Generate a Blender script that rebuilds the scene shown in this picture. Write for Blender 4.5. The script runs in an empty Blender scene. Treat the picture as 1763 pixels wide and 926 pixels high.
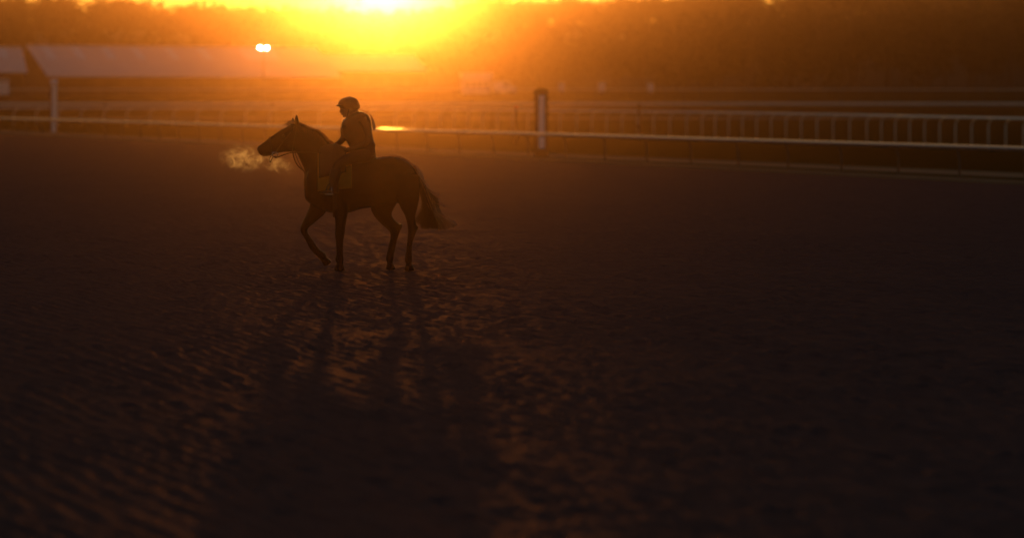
import bpy, bmesh, math, random
import numpy as np
from mathutils import Vector, Matrix

random.seed(7)
rng = np.random.default_rng(11)
scene = bpy.context.scene
C = scene.collection
R = math.radians

# ------------------------------------------------------------------ camera
F = 5000.0            # focal length in photograph pixels (1763 wide)
EYE = 2.38
cam_d = bpy.data.cameras.new("camera")
cam = bpy.data.objects.new("camera", cam_d)
C.objects.link(cam)
cam.location = (0, 0, EYE)
cam.rotation_euler = (R(90), 0, 0)
cam_d.sensor_width = 36
cam_d.lens = F / 1763 * 36
cam_d.shift_x = (881.5 - 600) / 1763
cam_d.shift_y = -(463 - 162) / 1763
cam_d.clip_start = 0.5
cam_d.clip_end = 12000
cam_d.dof.use_dof = True
cam_d.dof.focus_distance = 39.35
cam_d.dof.aperture_fstop = 1.1
scene.camera = cam

# ------------------------------------------------------------------ sky, sun, exposure
SUN_EL = math.atan(245 / F)
SUN_AZ = math.atan(55 / F)          # towards +X from +Y
world = bpy.data.worlds.new("World")
scene.world = world
world.use_nodes = True
nt = world.node_tree
bg = nt.nodes['Background']
sky = nt.nodes.new('ShaderNodeTexSky')
sky.sky_type = 'NISHITA'
sky.sun_disc = False
sky.sun_elevation = SUN_EL
sky.sun_rotation = SUN_AZ
sky.air_density = 1.0
sky.dust_density = 1.0
sky.ozone_density = 1.5
nt.links.new(sky.outputs[0], bg.inputs[0])
bg.inputs[1].default_value = 0.085
sd = bpy.data.lights.new("sun", 'SUN')
sd.energy = 0.94
sd.angle = R(0.53)
sd.color = (1.0, 0.43, 0.065)
sun = bpy.data.objects.new("sun", sd)
C.objects.link(sun)
sdir = Vector((math.sin(SUN_AZ) * math.cos(SUN_EL), math.cos(SUN_AZ) * math.cos(SUN_EL), math.sin(SUN_EL)))
sun.rotation_euler = sdir.to_track_quat('Z', 'Y').to_euler()
sun.location = (0, 60, 40)
scene.view_settings.view_transform = 'Standard'
scene.view_settings.look = 'None'
scene.view_settings.exposure = 0.0
scene.view_settings.gamma = 1.0
HAZE = [(3.4e-4, 0.963, (0.72, 0.125, 0.025)), (4.6e-4, 0.99, (0.72, 0.60, 0.36))]   # wide orange and narrow gold lobes, sun-glow hue tinted into the haze

scene.cycles.max_bounces = 6
scene.cycles.volume_bounces = 0
scene.cycles.use_adaptive_sampling = False
scene.cycles.use_denoising = True
scene.cycles.sample_clamp_indirect = 6.0
scene.cycles.transparent_max_bounces = 12

# ------------------------------------------------------------------ helpers
def link(o, parent=None):
    C.objects.link(o)
    if parent is not None:
        o.parent = parent
    return o

def tag(o, label=None, cat=None, group=None, kind=None):
    if label: o['label'] = label
    if cat: o['category'] = cat
    if group: o['group'] = group
    if kind: o['kind'] = kind
    return o

def thing(name, label, cat, loc=(0, 0, 0), rz=0.0, group=None):
    o = bpy.data.objects.new(name, None)
    o.location = loc
    o.rotation_euler = (0, 0, rz)
    o.empty_display_size = 0.3
    link(o)
    return tag(o, label, cat, group)

def mesh_obj(name, verts, faces, mat, parent=None, smooth=False):
    me = bpy.data.meshes.new(name)
    me.from_pydata([tuple(v) for v in verts], [], [tuple(f) for f in faces])
    me.update()
    if smooth:
        me.polygons.foreach_set('use_smooth', [True] * len(me.polygons))
    me.materials.append(mat)
    return link(bpy.data.objects.new(name, me), parent)

class MB:
    """collects boxes, tubes and lofts and links them as ONE mesh"""
    def __init__(self): self.v = []; self.f = []
    def add(self, vs, fs):
        n = len(self.v)
        self.v += [tuple(v) for v in vs]
        self.f += [tuple(i + n for i in f) for f in fs]
        return self
    def box(self, x0, x1, y0, y1, z0, z1, M=None):
        vs = [Vector(p) for p in ((x0,y0,z0),(x1,y0,z0),(x1,y1,z0),(x0,y1,z0),(x0,y0,z1),(x1,y0,z1),(x1,y1,z1),(x0,y1,z1))]
        if M is not None: vs = [M @ v for v in vs]
        return self.add(vs, [(0,3,2,1),(4,5,6,7),(0,1,5,4),(1,2,6,5),(2,3,7,6),(3,0,4,7)])
    def tube(self, pts, rad, n=8, cap=True):
        pts = [Vector(p) for p in pts]
        if not hasattr(rad, '__len__'): rad = [rad] * len(pts)
        vs = []; fs = []
        prev = None
        for i, p in enumerate(pts):
            t = (pts[min(i+1, len(pts)-1)] - pts[max(i-1, 0)])
            if t.length < 1e-9: t = Vector((0,0,1))
            t.normalize()
            if prev is None:
                a = Vector((0,0,1)) if abs(t.z) < 0.9 else Vector((0,1,0))
                u = t.cross(a).normalized()
            else:
                u = (prev - t * prev.dot(t))
                u = u.normalized() if u.length > 1e-6 else t.orthogonal().normalized()
            prev = u
            w = t.cross(u)
            for k in range(n):
                a = 2*math.pi*k/n
                vs.append(p + (u*math.cos(a) + w*math.sin(a)) * rad[i])
        for i in range(len(pts)-1):
            for k in range(n):
                k2 = (k+1) % n
                fs.append((i*n+k, i*n+k2, (i+1)*n+k2, (i+1)*n+k))
        if cap:
            fs.append(tuple(range(n-1, -1, -1)))
            fs.append(tuple((len(pts)-1)*n + k for k in range(n)))
        return self.add(vs, fs)
    def prism(self, poly, a, b, axis='y', M=None):
        """poly of (p,q) extruded along axis from a to b"""
        n = len(poly)
        def pt(p, q, t):
            v = {'y': Vector((p, t, q)), 'x': Vector((t, p, q)), 'z': Vector((p, q, t))}[axis]
            return M @ v if M is not None else v
        vs = [pt(p, q, a) for p, q in poly] + [pt(p, q, b) for p, q in poly]
        fs = [tuple(range(n)), tuple(range(2*n-1, n-1, -1))]
        fs += [(i, i+n, (i+1) % n + n, (i+1) % n) for i in range(n)]
        return self.add(vs, fs)
    def build(self, name, mat, parent=None, smooth=False):
        o = mesh_obj(name, self.v, self.f, mat, parent, smooth)
        bm = bmesh.new(); bm.from_mesh(o.data)
        bmesh.ops.recalc_face_normals(bm, faces=bm.faces[:])
        bm.to_mesh(o.data); bm.free()
        return o

def copy_tree(o, parent=None):
    c = o.copy(); C.objects.link(c); c.parent = parent
    for ch in list(o.children): copy_tree(ch, c)
    return c

def mat(name, col, rough=0.8, spec=0.3, metal=0.0, var=0.15, scale=6.0, bump=0.0, bscale=30.0, transl=0.0, sheen=0.0, emit=None):
    m = bpy.data.materials.new(name); m.use_nodes = True
    n = m.node_tree.nodes; l = m.node_tree.links
    b = n['Principled BSDF']
    b.inputs['Roughness'].default_value = rough
    b.inputs['Specular IOR Level'].default_value = spec
    b.inputs['Metallic'].default_value = metal
    if sheen: b.inputs['Sheen Weight'].default_value = sheen
    tc = n.new('ShaderNodeTexCoord')
    no = n.new('ShaderNodeTexNoise'); no.inputs['Scale'].default_value = scale; no.inputs['Detail'].default_value = 5
    l.new(tc.outputs['Object'], no.inputs['Vector'])
    mx = n.new('ShaderNodeMix'); mx.data_type = 'RGBA'
    mx.inputs['A'].default_value = tuple(c*(1-var) for c in col) + (1,)
    mx.inputs['B'].default_value = tuple(min(1, c*(1+var)) for c in col) + (1,)
    l.new(no.outputs['Fac'], mx.inputs['Factor'])
    l.new(mx.outputs['Result'], b.inputs['Base Color'])
    if bump:
        n2 = n.new('ShaderNodeTexNoise'); n2.inputs['Scale'].default_value = bscale; n2.inputs['Detail'].default_value = 6
        l.new(tc.outputs['Object'], n2.inputs['Vector'])
        bp = n.new('ShaderNodeBump'); bp.inputs['Strength'].default_value = bump; bp.inputs['Distance'].default_value = 0.02
        l.new(n2.outputs['Fac'], bp.inputs['Height']); l.new(bp.outputs['Normal'], b.inputs['Normal'])
    if emit:
        b.inputs['Emission Color'].default_value = emit[0] + (1,)
        b.inputs['Emission Strength'].default_value = emit[1]
    if transl:
        t = n.new('ShaderNodeBsdfTranslucent'); l.new(mx.outputs['Result'], t.inputs['Color'])
        ms = n.new('ShaderNodeMixShader'); ms.inputs[0].default_value = transl
        out = n['Material Output']
        l.new(b.outputs[0], ms.inputs[1]); l.new(t.outputs[0], ms.inputs[2]); l.new(ms.outputs[0], out.inputs['Surface'])
    return m

M = {}
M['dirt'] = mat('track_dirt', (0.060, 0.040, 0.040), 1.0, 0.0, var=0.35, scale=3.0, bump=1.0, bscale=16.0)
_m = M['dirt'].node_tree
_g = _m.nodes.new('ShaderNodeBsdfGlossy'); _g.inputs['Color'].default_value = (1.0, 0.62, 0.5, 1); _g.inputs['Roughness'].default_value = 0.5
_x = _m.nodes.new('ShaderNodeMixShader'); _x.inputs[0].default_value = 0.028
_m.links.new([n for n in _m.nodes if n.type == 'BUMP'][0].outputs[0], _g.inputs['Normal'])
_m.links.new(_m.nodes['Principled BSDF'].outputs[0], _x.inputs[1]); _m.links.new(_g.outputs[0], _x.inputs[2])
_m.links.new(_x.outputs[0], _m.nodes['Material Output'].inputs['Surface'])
M['grass'] = mat('infield_grass', (0.024, 0.030, 0.006), 1.0, 0.0, var=0.35, scale=0.25, transl=0.2)
M['hill_ground'] = mat('hill_ground', (0.05, 0.05, 0.025), 0.9, 0.1, var=0.3, scale=0.05)
M['sand'] = mat('sandy_path', (0.28, 0.18, 0.10), 1.0, 0.0, var=0.15, scale=0.8)
M['dark_ground'] = mat('dark_ground', (0.03, 0.03, 0.032), 1.0, 0.0, var=0.2, scale=5)
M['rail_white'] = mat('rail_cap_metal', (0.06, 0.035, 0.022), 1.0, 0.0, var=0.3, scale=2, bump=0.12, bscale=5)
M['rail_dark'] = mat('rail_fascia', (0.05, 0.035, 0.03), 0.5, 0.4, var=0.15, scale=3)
M['post_metal'] = mat('post_metal', (0.07, 0.055, 0.05), 0.45, 0.4, var=0.15)
M['white_paint'] = mat('white_paint', (0.84, 0.78, 0.74), 0.5, 0.4, var=0.05)
M['rail_paint'] = mat('rail_paint', (0.84, 0.74, 0.62), 0.35, 0.5, var=0.12, scale=1.5)
M['dark_paint'] = mat('dark_paint', (0.03, 0.02, 0.02), 1.0, 0.0, var=0.2)
M['roof_metal'] = mat('roof_sheet', (0.80, 0.66, 0.60), 0.55, 0.4, var=0.08, scale=0.3)
M['skylight'] = mat('skylight_sheet', (0.85, 0.85, 0.84), 0.4, 0.4, var=0.03)
M['barn_wall'] = mat('barn_wall', (0.05, 0.033, 0.025), 0.85, 0.2, var=0.25, scale=0.6)
M['barn_dark'] = mat('barn_opening', (0.02, 0.018, 0.018), 0.9, 0.1, var=0.2)
M['glass'] = mat('window_glass', (0.05, 0.06, 0.07), 0.1, 0.6, var=0.1)
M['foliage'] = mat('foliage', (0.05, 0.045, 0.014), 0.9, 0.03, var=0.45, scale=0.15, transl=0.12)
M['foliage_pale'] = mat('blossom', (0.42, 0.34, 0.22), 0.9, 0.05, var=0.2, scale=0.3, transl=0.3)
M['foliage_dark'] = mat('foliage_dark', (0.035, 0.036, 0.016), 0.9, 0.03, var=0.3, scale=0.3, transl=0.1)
M['bark'] = mat('bark', (0.07, 0.05, 0.035), 0.9, 0.1, var=0.3, bump=0.5)
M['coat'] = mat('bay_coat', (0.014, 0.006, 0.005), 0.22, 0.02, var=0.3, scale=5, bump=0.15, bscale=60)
M['hair_lit'] = mat('hair_backlit', (0.75, 0.32, 0.12), 0.45, 0.5, var=0.3, scale=20, transl=0.6)  # much paler copy of the hair, backlight put into its colour
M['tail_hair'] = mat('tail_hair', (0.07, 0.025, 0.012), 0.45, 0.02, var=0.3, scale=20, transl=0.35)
M['leather'] = mat('leather', (0.022, 0.012, 0.009), 0.6, 0.15, var=0.2, scale=30)
M['steel'] = mat('steel', (0.55, 0.55, 0.55), 0.25, 0.5, metal=1.0, var=0.05)
M['cloth_yellow'] = mat('yellow_cloth', (0.26, 0.14, 0.02), 0.8, 0.2, var=0.12, scale=25, transl=0.2)
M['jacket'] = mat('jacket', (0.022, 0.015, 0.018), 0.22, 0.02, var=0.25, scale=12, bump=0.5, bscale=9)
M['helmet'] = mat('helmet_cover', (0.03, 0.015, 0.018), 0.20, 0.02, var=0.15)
M['skin'] = mat('skin', (0.16, 0.09, 0.06), 0.5, 0.05, var=0.06)
M['breeches'] = mat('breeches', (0.02, 0.015, 0.014), 0.6, 0.02, var=0.15, bump=0.3, bscale=12)
M['boot'] = mat('boot_leather', (0.02, 0.013, 0.010), 0.5, 0.15, var=0.2)
M['orange'] = mat('orange_marker', (0.85, 0.20, 0.04), 0.5, 0.4, var=0.05)
M['lamp'] = mat('lamp_lens', (0.9, 0.9, 0.85), 0.3, emit=((1.0, 0.86, 0.62), 90.0))
M['tyre'] = mat('tyre', (0.02, 0.02, 0.02), 0.8, 0.2)

for _k, _w in (('hair_lit', 0.6), ('tail_hair', 0.07), ('rail_white', 0.22)):      # backlit hair glints along its edges
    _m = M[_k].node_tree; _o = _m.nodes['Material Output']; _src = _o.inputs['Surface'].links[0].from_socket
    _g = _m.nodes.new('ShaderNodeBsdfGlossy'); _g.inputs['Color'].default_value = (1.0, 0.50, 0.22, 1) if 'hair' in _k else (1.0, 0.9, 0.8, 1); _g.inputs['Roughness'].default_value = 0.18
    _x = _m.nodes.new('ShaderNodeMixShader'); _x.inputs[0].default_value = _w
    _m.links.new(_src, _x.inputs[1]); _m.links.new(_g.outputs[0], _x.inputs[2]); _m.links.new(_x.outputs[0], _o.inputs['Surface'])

# ------------------------------------------------------------------ terrain
RP0 = Vector((-20.7, 172.5)); RP1 = Vector((11.2, 93.3))
D = (RP1 - RP0).normalized()                 # along the rail, towards the right / camera
N = Vector((D.y, -D.x))                      # across, towards the camera
if N.dot(-RP0) < 0: N = -N
O0 = RP0 + D * ((0 - RP0.x) / D.x)           # where the rail crosses x = 0
def uv(u, v): return O0 + D * u + N * v

def fnoise(nx, ny, cx, cy, g):
    """value noise on an nx*ny lattice from a cx*cy random lattice"""
    a = g.random((cx + 2, cy + 2))
    X = np.linspace(0, cx, nx, endpoint=False); Y = np.linspace(0, cy, ny, endpoint=False)
    xi = X.astype(int); yi = Y.astype(int); fx = X - xi; fy = Y - yi
    fx = fx*fx*(3-2*fx); fy = fy*fy*(3-2*fy)
    A = a[np.ix_(xi, yi)]; B = a[np.ix_(xi+1, yi)]; Cc = a[np.ix_(xi, yi+1)]; Dd = a[np.ix_(xi+1, yi+1)]
    fx = fx[:, None]; fy = fy[None, :]
    return (A*(1-fx)+B*fx)*(1-fy) + (Cc*(1-fx)+Dd*fx)*fy - 0.5

_prof = np.array([(-3000,-0.2),(60,-0.2),(150,-0.15),(230,-0.1),(280,0.3),(340,1.3),(375,1.9),(405,2.3),(445,3.7),(505,8.0),(560,12.6),(612,15.0),(650,15.3),(720,11.0),(940,5.0),(4000,4.0)], float)
def crest(X):  # shaped to bare bright sky under the sun and hide it at right
    """height factor of the hill along X"""
    px = 600 + X / 630 * 5000
    pts = np.array([(-6000,1.2),(-500,1.03),(0,1.11),(130,1.13),(230,1.12),(290,1.02),(430,0.99),(540,0.95),(600,0.92),(700,0.92),(760,0.99),(830,1.10),(880,1.10),(1000,1.13),(1130,1.14),(1200,1.09),(1300,1.12),(1763,1.3),(6000,1.5)], float)
    return np.interp(px, pts[:,0], pts[:,1])
def zg(X, Y):
    b = np.interp(Y, _prof[:,0], _prof[:,1])
    k = np.clip((np.asarray(Y, float) - 405) / 110, 0, 1)
    return b * (1 + k * (crest(X) - 1))

def grid_mesh(name, XX, YY, ZZ, material, smooth=True):
    nx, ny = XX.shape
    me = bpy.data.meshes.new(name)
    co = np.stack([XX, YY, ZZ], -1).reshape(-1, 3).astype(np.float32)
    idx = np.arange(nx*ny).reshape(nx, ny)
    q = np.stack([idx[:-1,:-1], idx[1:,:-1], idx[1:,1:], idx[:-1,1:]], -1).reshape(-1, 4)
    me.vertices.add(len(co)); me.vertices.foreach_set('co', co.ravel())
    me.loops.add(q.size); me.loops.foreach_set('vertex_index', q.ravel().astype(np.int32))
    me.polygons.add(len(q)); me.polygons.foreach_set('loop_start', np.arange(0, q.size, 4, dtype=np.int32))
    me.update(calc_edges=True)
    if smooth: me.polygons.foreach_set('use_smooth', np.ones(len(q), bool))
    me.materials.append(material)
    return link(bpy.data.objects.new(name, me))

gx = np.concatenate([np.linspace(-1400,-260,40), np.linspace(-250,330,146), np.linspace(340,1400,40)])
gy = np.concatenate([np.linspace(-450,100,12), np.linspace(110,400,100), np.linspace(404,760,110), np.linspace(790,1480,16)])
XX, YY = np.meshgrid(gx, gy, indexing='ij')
ZZ = zg(XX, YY) + fnoise(len(gx), len(gy), 60, 60, rng) * np.clip((YY-410)/150, 0, 1) * 1.5
ground = grid_mesh('ground', XX, YY, ZZ, M['grass'])
tag(ground, kind='structure')
ground.data.materials.append(M['hill_ground'])
cy = ((YY[:-1,:-1]) > 432).ravel().astype(np.int32)
ground.data.polygons.foreach_set('material_index', cy)

# the harrowed dirt track, real ridges
us = np.concatenate([np.arange(-95, 0, 0.8), np.arange(0, 50, 0.3), np.arange(50, 70, 0.2), np.arange(70, 106, 0.10)])
vs_ = np.arange(0.0, 49.0, 0.042)
U, V = np.meshgrid(us, vs_, indexing='ij')
nu, nv = U.shape
g2 = np.random.default_rng(5)
def unoise(lu, lv, seed):
    """noise of feature size lu*lv metres evaluated on the uneven lattice"""
    g = np.random.default_rng(seed)
    cu = int((us[-1]-us[0])/lu) + 3; cv = int(50/lv) + 3
    a = g.random((cu+1, cv+1))
    x = (us-us[0])/lu; y = (vs_-vs_[0])/lv
    xi = x.astype(int); yi = y.astype(int); fx = x-xi; fy = y-yi
    fx = (fx*fx*(3-2*fx))[:,None]; fy = (fy*fy*(3-2*fy))[None,:]
    A = a[np.ix_(xi,yi)]; B = a[np.ix_(xi+1,yi)]; Cc = a[np.ix_(xi,yi+1)]; Dd = a[np.ix_(xi+1,yi+1)]
    return (A*(1-fx)+B*fx)*(1-fy)+(Cc*(1-fx)+Dd*fx)*fy-0.5
warp = unoise(2.2, 0.9, 1)*0.16 + unoise(0.6, 0.4, 2)*0.10 + unoise(9, 4, 3)*0.8
ph = (V + warp) / 0.17
ridge = (np.abs(((ph) % 1.0) - 0.5) * 2) ** 1.5
amp = 0.35 + 1.0*np.clip(unoise(1.6, 0.8, 4)+0.5, 0, 1)
Zt = 0.021*ridge*amp + 0.014*unoise(0.26,0.12,5) + 0.018*unoise(0.13,0.085,6) + 0.02*unoise(5,2.5,7) + 0.03*unoise(14,9,8)
gh = np.random.default_rng(77)
for _i in range(900):
    hu = gh.uniform(60, 100); hv = gh.choice([31.5, 30.6, 34.5, 27.0, 38.0, 22.0]) + gh.normal(0, 0.8)
    iu = int(np.searchsorted(us, hu)); iv = int(np.searchsorted(vs_, hv))
    if iu < 4 or iu > nu-5 or iv < 5 or iv > nv-6: continue
    sl = (slice(iu-3, iu+4), slice(iv-5, iv+6))
    r2 = ((U[sl]-hu)/0.11)**2 + ((V[sl]-hv)/0.075)**2
    Zt[sl] += -0.035*np.exp(-r2) + 0.014*np.exp(-(np.sqrt(r2)-1.5)**2*4)
Zt *= np.clip(V/0.6, 0, 1)
PX = O0.x + D.x*U + N.x*V; PY = O0.y + D.y*U + N.y*V
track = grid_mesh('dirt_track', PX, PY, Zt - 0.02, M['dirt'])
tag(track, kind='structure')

def strip(name, m, pts_a, pts_b, z=0.004, kind='structure'):
    vs = []; fs = []
    for a, b in zip(pts_a, pts_b):
        vs.append((a[0], a[1], float(zg(a[0], a[1])) + z)); vs.append((b[0], b[1], float(zg(b[0], b[1])) + z))
    for i in range(len(pts_a)-1): fs.append((2*i, 2*i+1, 2*i+3, 2*i+2))
    o = mesh_obj(name, vs, fs, m)
    return tag(o, kind=kind)
# kerb lip that closes the track against the infield
kb = MB()
n_k = 40
for i in range(n_k):
    a = uv(-95 + 200*i/n_k, 0); b = uv(-95 + 200*(i+1)/n_k, 0)
    ang = math.atan2(D.y, D.x)
    Mx = Matrix.Translation((a.x, a.y, 0)) @ Matrix.Rotation(ang, 4, 'Z')
    sgn = 1 if (Matrix.Rotation(ang, 3, 'Z') @ Vector((0,1,0))).xy.dot(N) > 0 else -1
    kb.prism([(-0.30*sgn,-0.25),(-0.30*sgn,0.05),(-0.22*sgn,0.085),(-0.06*sgn,0.085),(0.04*sgn,0.03),(0.04*sgn,-0.25)], 0, (b-a).length, 'x', Mx)
kb.build('kerb', M['sand']); tag(bpy.data.objects['kerb'], kind='structure')
# sandy path and plain dark wedge of ground behind the rail
L = np.linspace(-90, 95, 60)
strip('path', M['sand'], [uv(u, -9.0 - 1.5*math.sin(u/40)) for u in L], [uv(u, -5.8 - 1.5*math.sin(u/40)) for u in L])
La = np.linspace(0, 1, 30)
strip('dark_wedge', M['dark_ground'], [uv(24+75*t, -0.9) for t in La], [uv(24+75*t, -0.9-16*t**0.9) for t in La], 0.012)
# the second (turf) track of the infield: a paler mown band
strip('turf_path', M['sand'], [(x, 255+0.05*x) for x in np.linspace(-220, 300, 60)], [(x, 268+0.05*x) for x in np.linspace(-220, 300, 60)], 0.02)

# ------------------------------------------------------------------ haze
hz = MB().box(-1490, 1490, -490, 1490, -4, 34).build('haze', None)
hz.data.materials.clear()
hm = bpy.data.materials.new('haze_air'); hm.use_nodes = True
hn = hm.node_tree.nodes; hl = hm.node_tree.links
for x in list(hn):
    if x.type == 'BSDF_PRINCIPLED': hn.remove(x)
pvs = []
for dens, g_, col_ in HAZE:
    pv = hn.new('ShaderNodeVolumePrincipled')
    pv.inputs['Color'].default_value = col_ + (1,)
    pv.inputs['Density'].default_value = dens
    pv.inputs['Anisotropy'].default_value = g_
    pvs.append(pv)
ad = hn.new('ShaderNodeAddShader')
hl.new(pvs[0].outputs[0], ad.inputs[0]); hl.new(pvs[1].outputs[0], ad.inputs[1])
hl.new(ad.outputs[0], hn['Material Output'].inputs['Volume'])
hz.data.materials.append(hm)
tag(hz, kind='stuff')

# ------------------------------------------------------------------ near running rail
def rail_profile(ang_from=0):
    # rounded aluminium cap with a fascia below (across, z)
    return [(-0.20,0.945),(-0.20,0.985),(-0.14,1.0),(-0.05,0.995),(0.05,0.980),(0.13,0.955),(0.165,0.932),(0.165,0.915)]
ang = math.atan2(D.y, D.x)
rail = thing('track_rail', 'long low rounded rail running along the far edge of the dirt track behind the horse', 'rail', (O0.x, O0.y, 0), ang)
sg = 1 if (Matrix.Rotation(ang, 3, 'Z') @ Vector((0,1,0))).xy.dot(N) > 0 else -1
u0, u1 = -93.0, 102.0
seg = 12.0
k = u0
while k < u1:
    b = MB(); e = min(k+seg-0.012, u1)
    dz = random.uniform(-0.006, 0.006)
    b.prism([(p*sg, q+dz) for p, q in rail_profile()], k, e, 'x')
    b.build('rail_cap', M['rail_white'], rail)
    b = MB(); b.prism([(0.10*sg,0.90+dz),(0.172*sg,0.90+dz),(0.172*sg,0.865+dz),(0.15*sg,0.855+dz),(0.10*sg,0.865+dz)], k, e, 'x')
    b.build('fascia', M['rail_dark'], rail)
    k += seg
k = u0 + 0.4
while k < u1:
    b = MB()
    y = 0.06*sg
    b.tube([(k,-0.10*sg,-0.25),(k,-0.10*sg,0.45),(k,-0.08*sg,0.65),(k,-0.03*sg,0.80),(k,0.02*sg,0.93)], 0.030, 8)
    b.build('post', M['post_metal'], rail, True)
    k += 3.05

# ------------------------------------------------------------------ gooseneck turf rail
def gx_at(px, Y): return (px - 600) / F * Y
def curve_rail():
    pts = []
    for px in np.linspace(-60, 1850, 400):
        if px < 700: top = 186.0 + (px) * 0.0030
        else: top = np.interp(px, [700, 800, 1000, 1200, 1500, 1850], [188.1, 189.2, 191.3, 193.8, 199, 207])
        s = (top - 162) / 1.10
        Y = F / s
        pts.append(Vector((gx_at(px, Y), Y, 0)))
    return pts
cr = curve_rail()
rl = thing('turf_rail', 'white running rail on curved gooseneck posts in front of the green turf', 'rail', (0, 0, 0))
acc = 0; last = cr[0]; posts = []; chunk = [cr[0]]
tops = MB()
path = [Vector((p.x, p.y, 1.28)) for p in cr]
for i in range(0, len(path)-1, 16):
    b = MB(); b.tube(path[i:i+17], 0.055, 8); b.build('top_rail', M['rail_paint'], rl, True)
nxt = 0.5; dist = 0; count = 0
for i in range(1, len(cr)):
    step = (cr[i]-cr[i-1]).length
    while dist + step >= nxt:
        t = (nxt-dist)/step
        p = cr[i-1].lerp(cr[i], t); tn = (cr[i]-cr[i-1]).normalized()
        if count < 98:
            # every post leans along the rail and bends over into it
            z0 = float(zg(p.x, p.y)) - 0.05
            q = -tn
            b = MB()
            b.tube([(p.x,p.y,z0),(p.x,p.y,0.85)] + [tuple(p + tn*0.75*(1-math.cos(a)) + Vector((0,0,0.85+0.40*math.sin(a)))) for a in np.linspace(0.2, 1.57, 6)], 0.035, 6)
            b.build('post', M['rail_paint'], rl, True); count += 1
        nxt += 2.15
    dist += step
print('turf posts', count)

# ------------------------------------------------------------------ picket rails further out
def far_rail(name, label, Y, slope, ztop, px0, px1, post_gap, pw, panel=6.0, rail_h=0.10, yfun=None, mt='rail_paint'):
    t = thing(name, label, 'fence', (0, Y, 0))
    xa, xb = gx_at(px0, Y), gx_at(px1, Y)
    x = xa
    while x < xb:
        x2 = min(x+panel, xb)
        yy = slope*(x+x2)/2
        zb = float(zg((x+x2)/2, Y+yy))
        b = MB(); b.box(x, x2-0.01, yy-0.04, yy+0.04, ztop-rail_h, ztop); b.build('top_rail', M[mt], t)
        b = MB()
        zm = (zb+ztop)/2; b.box(x, x2-0.01, yy+0.031, yy+0.06, zm-0.04, zm+0.04)
        kx = x
        while kx < x2 - 0.05:
            b.box(kx, kx+pw, yy-0.03, yy+0.03, zb-0.1, ztop-rail_h-0.005); kx += post_gap
        b.build('picket_panel', M['post_metal'], t)
        x = x2
    return t
far_rail('picket_fence', 'pale top rail over close dark pickets crossing the whole infield behind the turf rail', 300, 0.03, 1.49, -40, 1850, 0.42, 0.08, rail_h=0.23, panel=4.2)
far_rail('far_rail', 'thin white rail on widely spaced posts just below the barns and the wood', 345, 0.02, 2.95, -40, 1850, 2.1, 0.09, panel=6.3, rail_h=0.10)

# ------------------------------------------------------------------ poles and small posts
def at(px, Y): return gx_at(px, Y)
# furlong pole, dark with white panel
Y = 118.0; x = at(932, Y)
fp = thing('furlong_pole', 'broad dark square pole with white front panel standing behind the rail', 'pole', (x, Y, -0.18))
b = MB(); b.box(-0.27,0.27,-0.18,0.18,0,2.60); b.build('pole_body', M['dark_paint'], fp)
b = MB(); b.box(-0.12,0.12,-0.20,-0.183,0.35,2.50); b.build('front_panel', M['white_paint'], fp)
b = MB(); b.prism([(-0.31,2.605),(0.31,2.605),(0.31,2.66),(0.20,2.76),(0.0,2.80),(-0.20,2.76),(-0.31,2.66)], -0.22, 0.22, 'y'); b.build('cap', M['dark_paint'], fp)
# white pole at left
Y = 190.0; x = at(93, Y)
wp = thing('distance_pole', 'slender white pole with rounded cap behind the rail at the far left', 'pole', (x, Y, -0.15))
b = MB(); b.box(-0.13,0.17,-0.14,0.14,0,3.1); b.build('pole_body', M['white_paint'], wp)
b = MB(); b.box(-0.27,-0.132,-0.12,0.16,0,2.95); b.build('side_panel', M['dark_paint'], wp)
b = MB(); b.tube([(0,0,3.1),(0,0,3.16),(0,0,3.3),(0,0,3.42),(0,0,3.5)], [0.17,0.25,0.27,0.20,0.06], 14); b.build('cap', M['white_paint'], wp, True)
# orange topped marker
Y = 147.0; x = at(889, Y)
om = thing('marker_post', 'thin dark post topped by an orange disc just left of the broad pole', 'marker', (x, Y, -0.15))
b = MB(); b.tube([(0,0,0),(0,0,1.78)], 0.05, 8); b.build('post', M['dark_paint'], om)
b = MB(); b.tube([(0,-0.03,1.86),(0,0.03,1.86)], 0.11, 14); b.build('marker_disc', M['orange'], om)
b = MB(); b.box(-0.12,0.12,-0.06,0.06,0,0.5); b.build('base_block', M['dark_paint'], om)
# leaning post with fittings at right
Y = 150.0; x = at(1102, Y)
lp = thing('leaning_post', 'thin dark leaning post with small box fitting near the right end of the rail', 'post', (x, Y, -0.15))
b = MB(); b.tube([(0.04,0,0),(-0.06,0,1.98)], 0.055, 8); b.build('post', M['dark_paint'], lp)
b = MB(); b.box(-0.20,-0.04,-0.08,0.08,0.72,0.92); b.build('fitting_box', M['dark_paint'], lp)
b = MB(); b.box(-0.12,0.02,-0.05,0.05,1.86,2.02); b.build('top_fitting', M['dark_paint'], lp)
for pxx, Yp, h, lab in ((809, 215, 1.6, 'thin dark stake left of the orange marker, the more left one of two'), (848, 205, 1.62, 'thin dark stake between the orange marker and another stake'), (469, 230, 1.75, 'thin dark stake in the infield above the horse muzzle'), (181, 260, 1.7, 'thin dark stake in the infield right of the white pole')):
    t = thing('stake', lab, 'stake', (at(pxx, Yp), Yp, float(zg(at(pxx,Yp), Yp))-0.05), group='thin stakes in the infield')
    b = MB(); b.tube([(0,0,0),(0,0,h)], 0.055, 6); b.build('shaft', M['dark_paint'], t)
    b = MB(); b.tube([(0,0,h),(0,0,h+0.05)], 0.085, 8); b.build('cap', M['dark_paint'], t)

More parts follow.
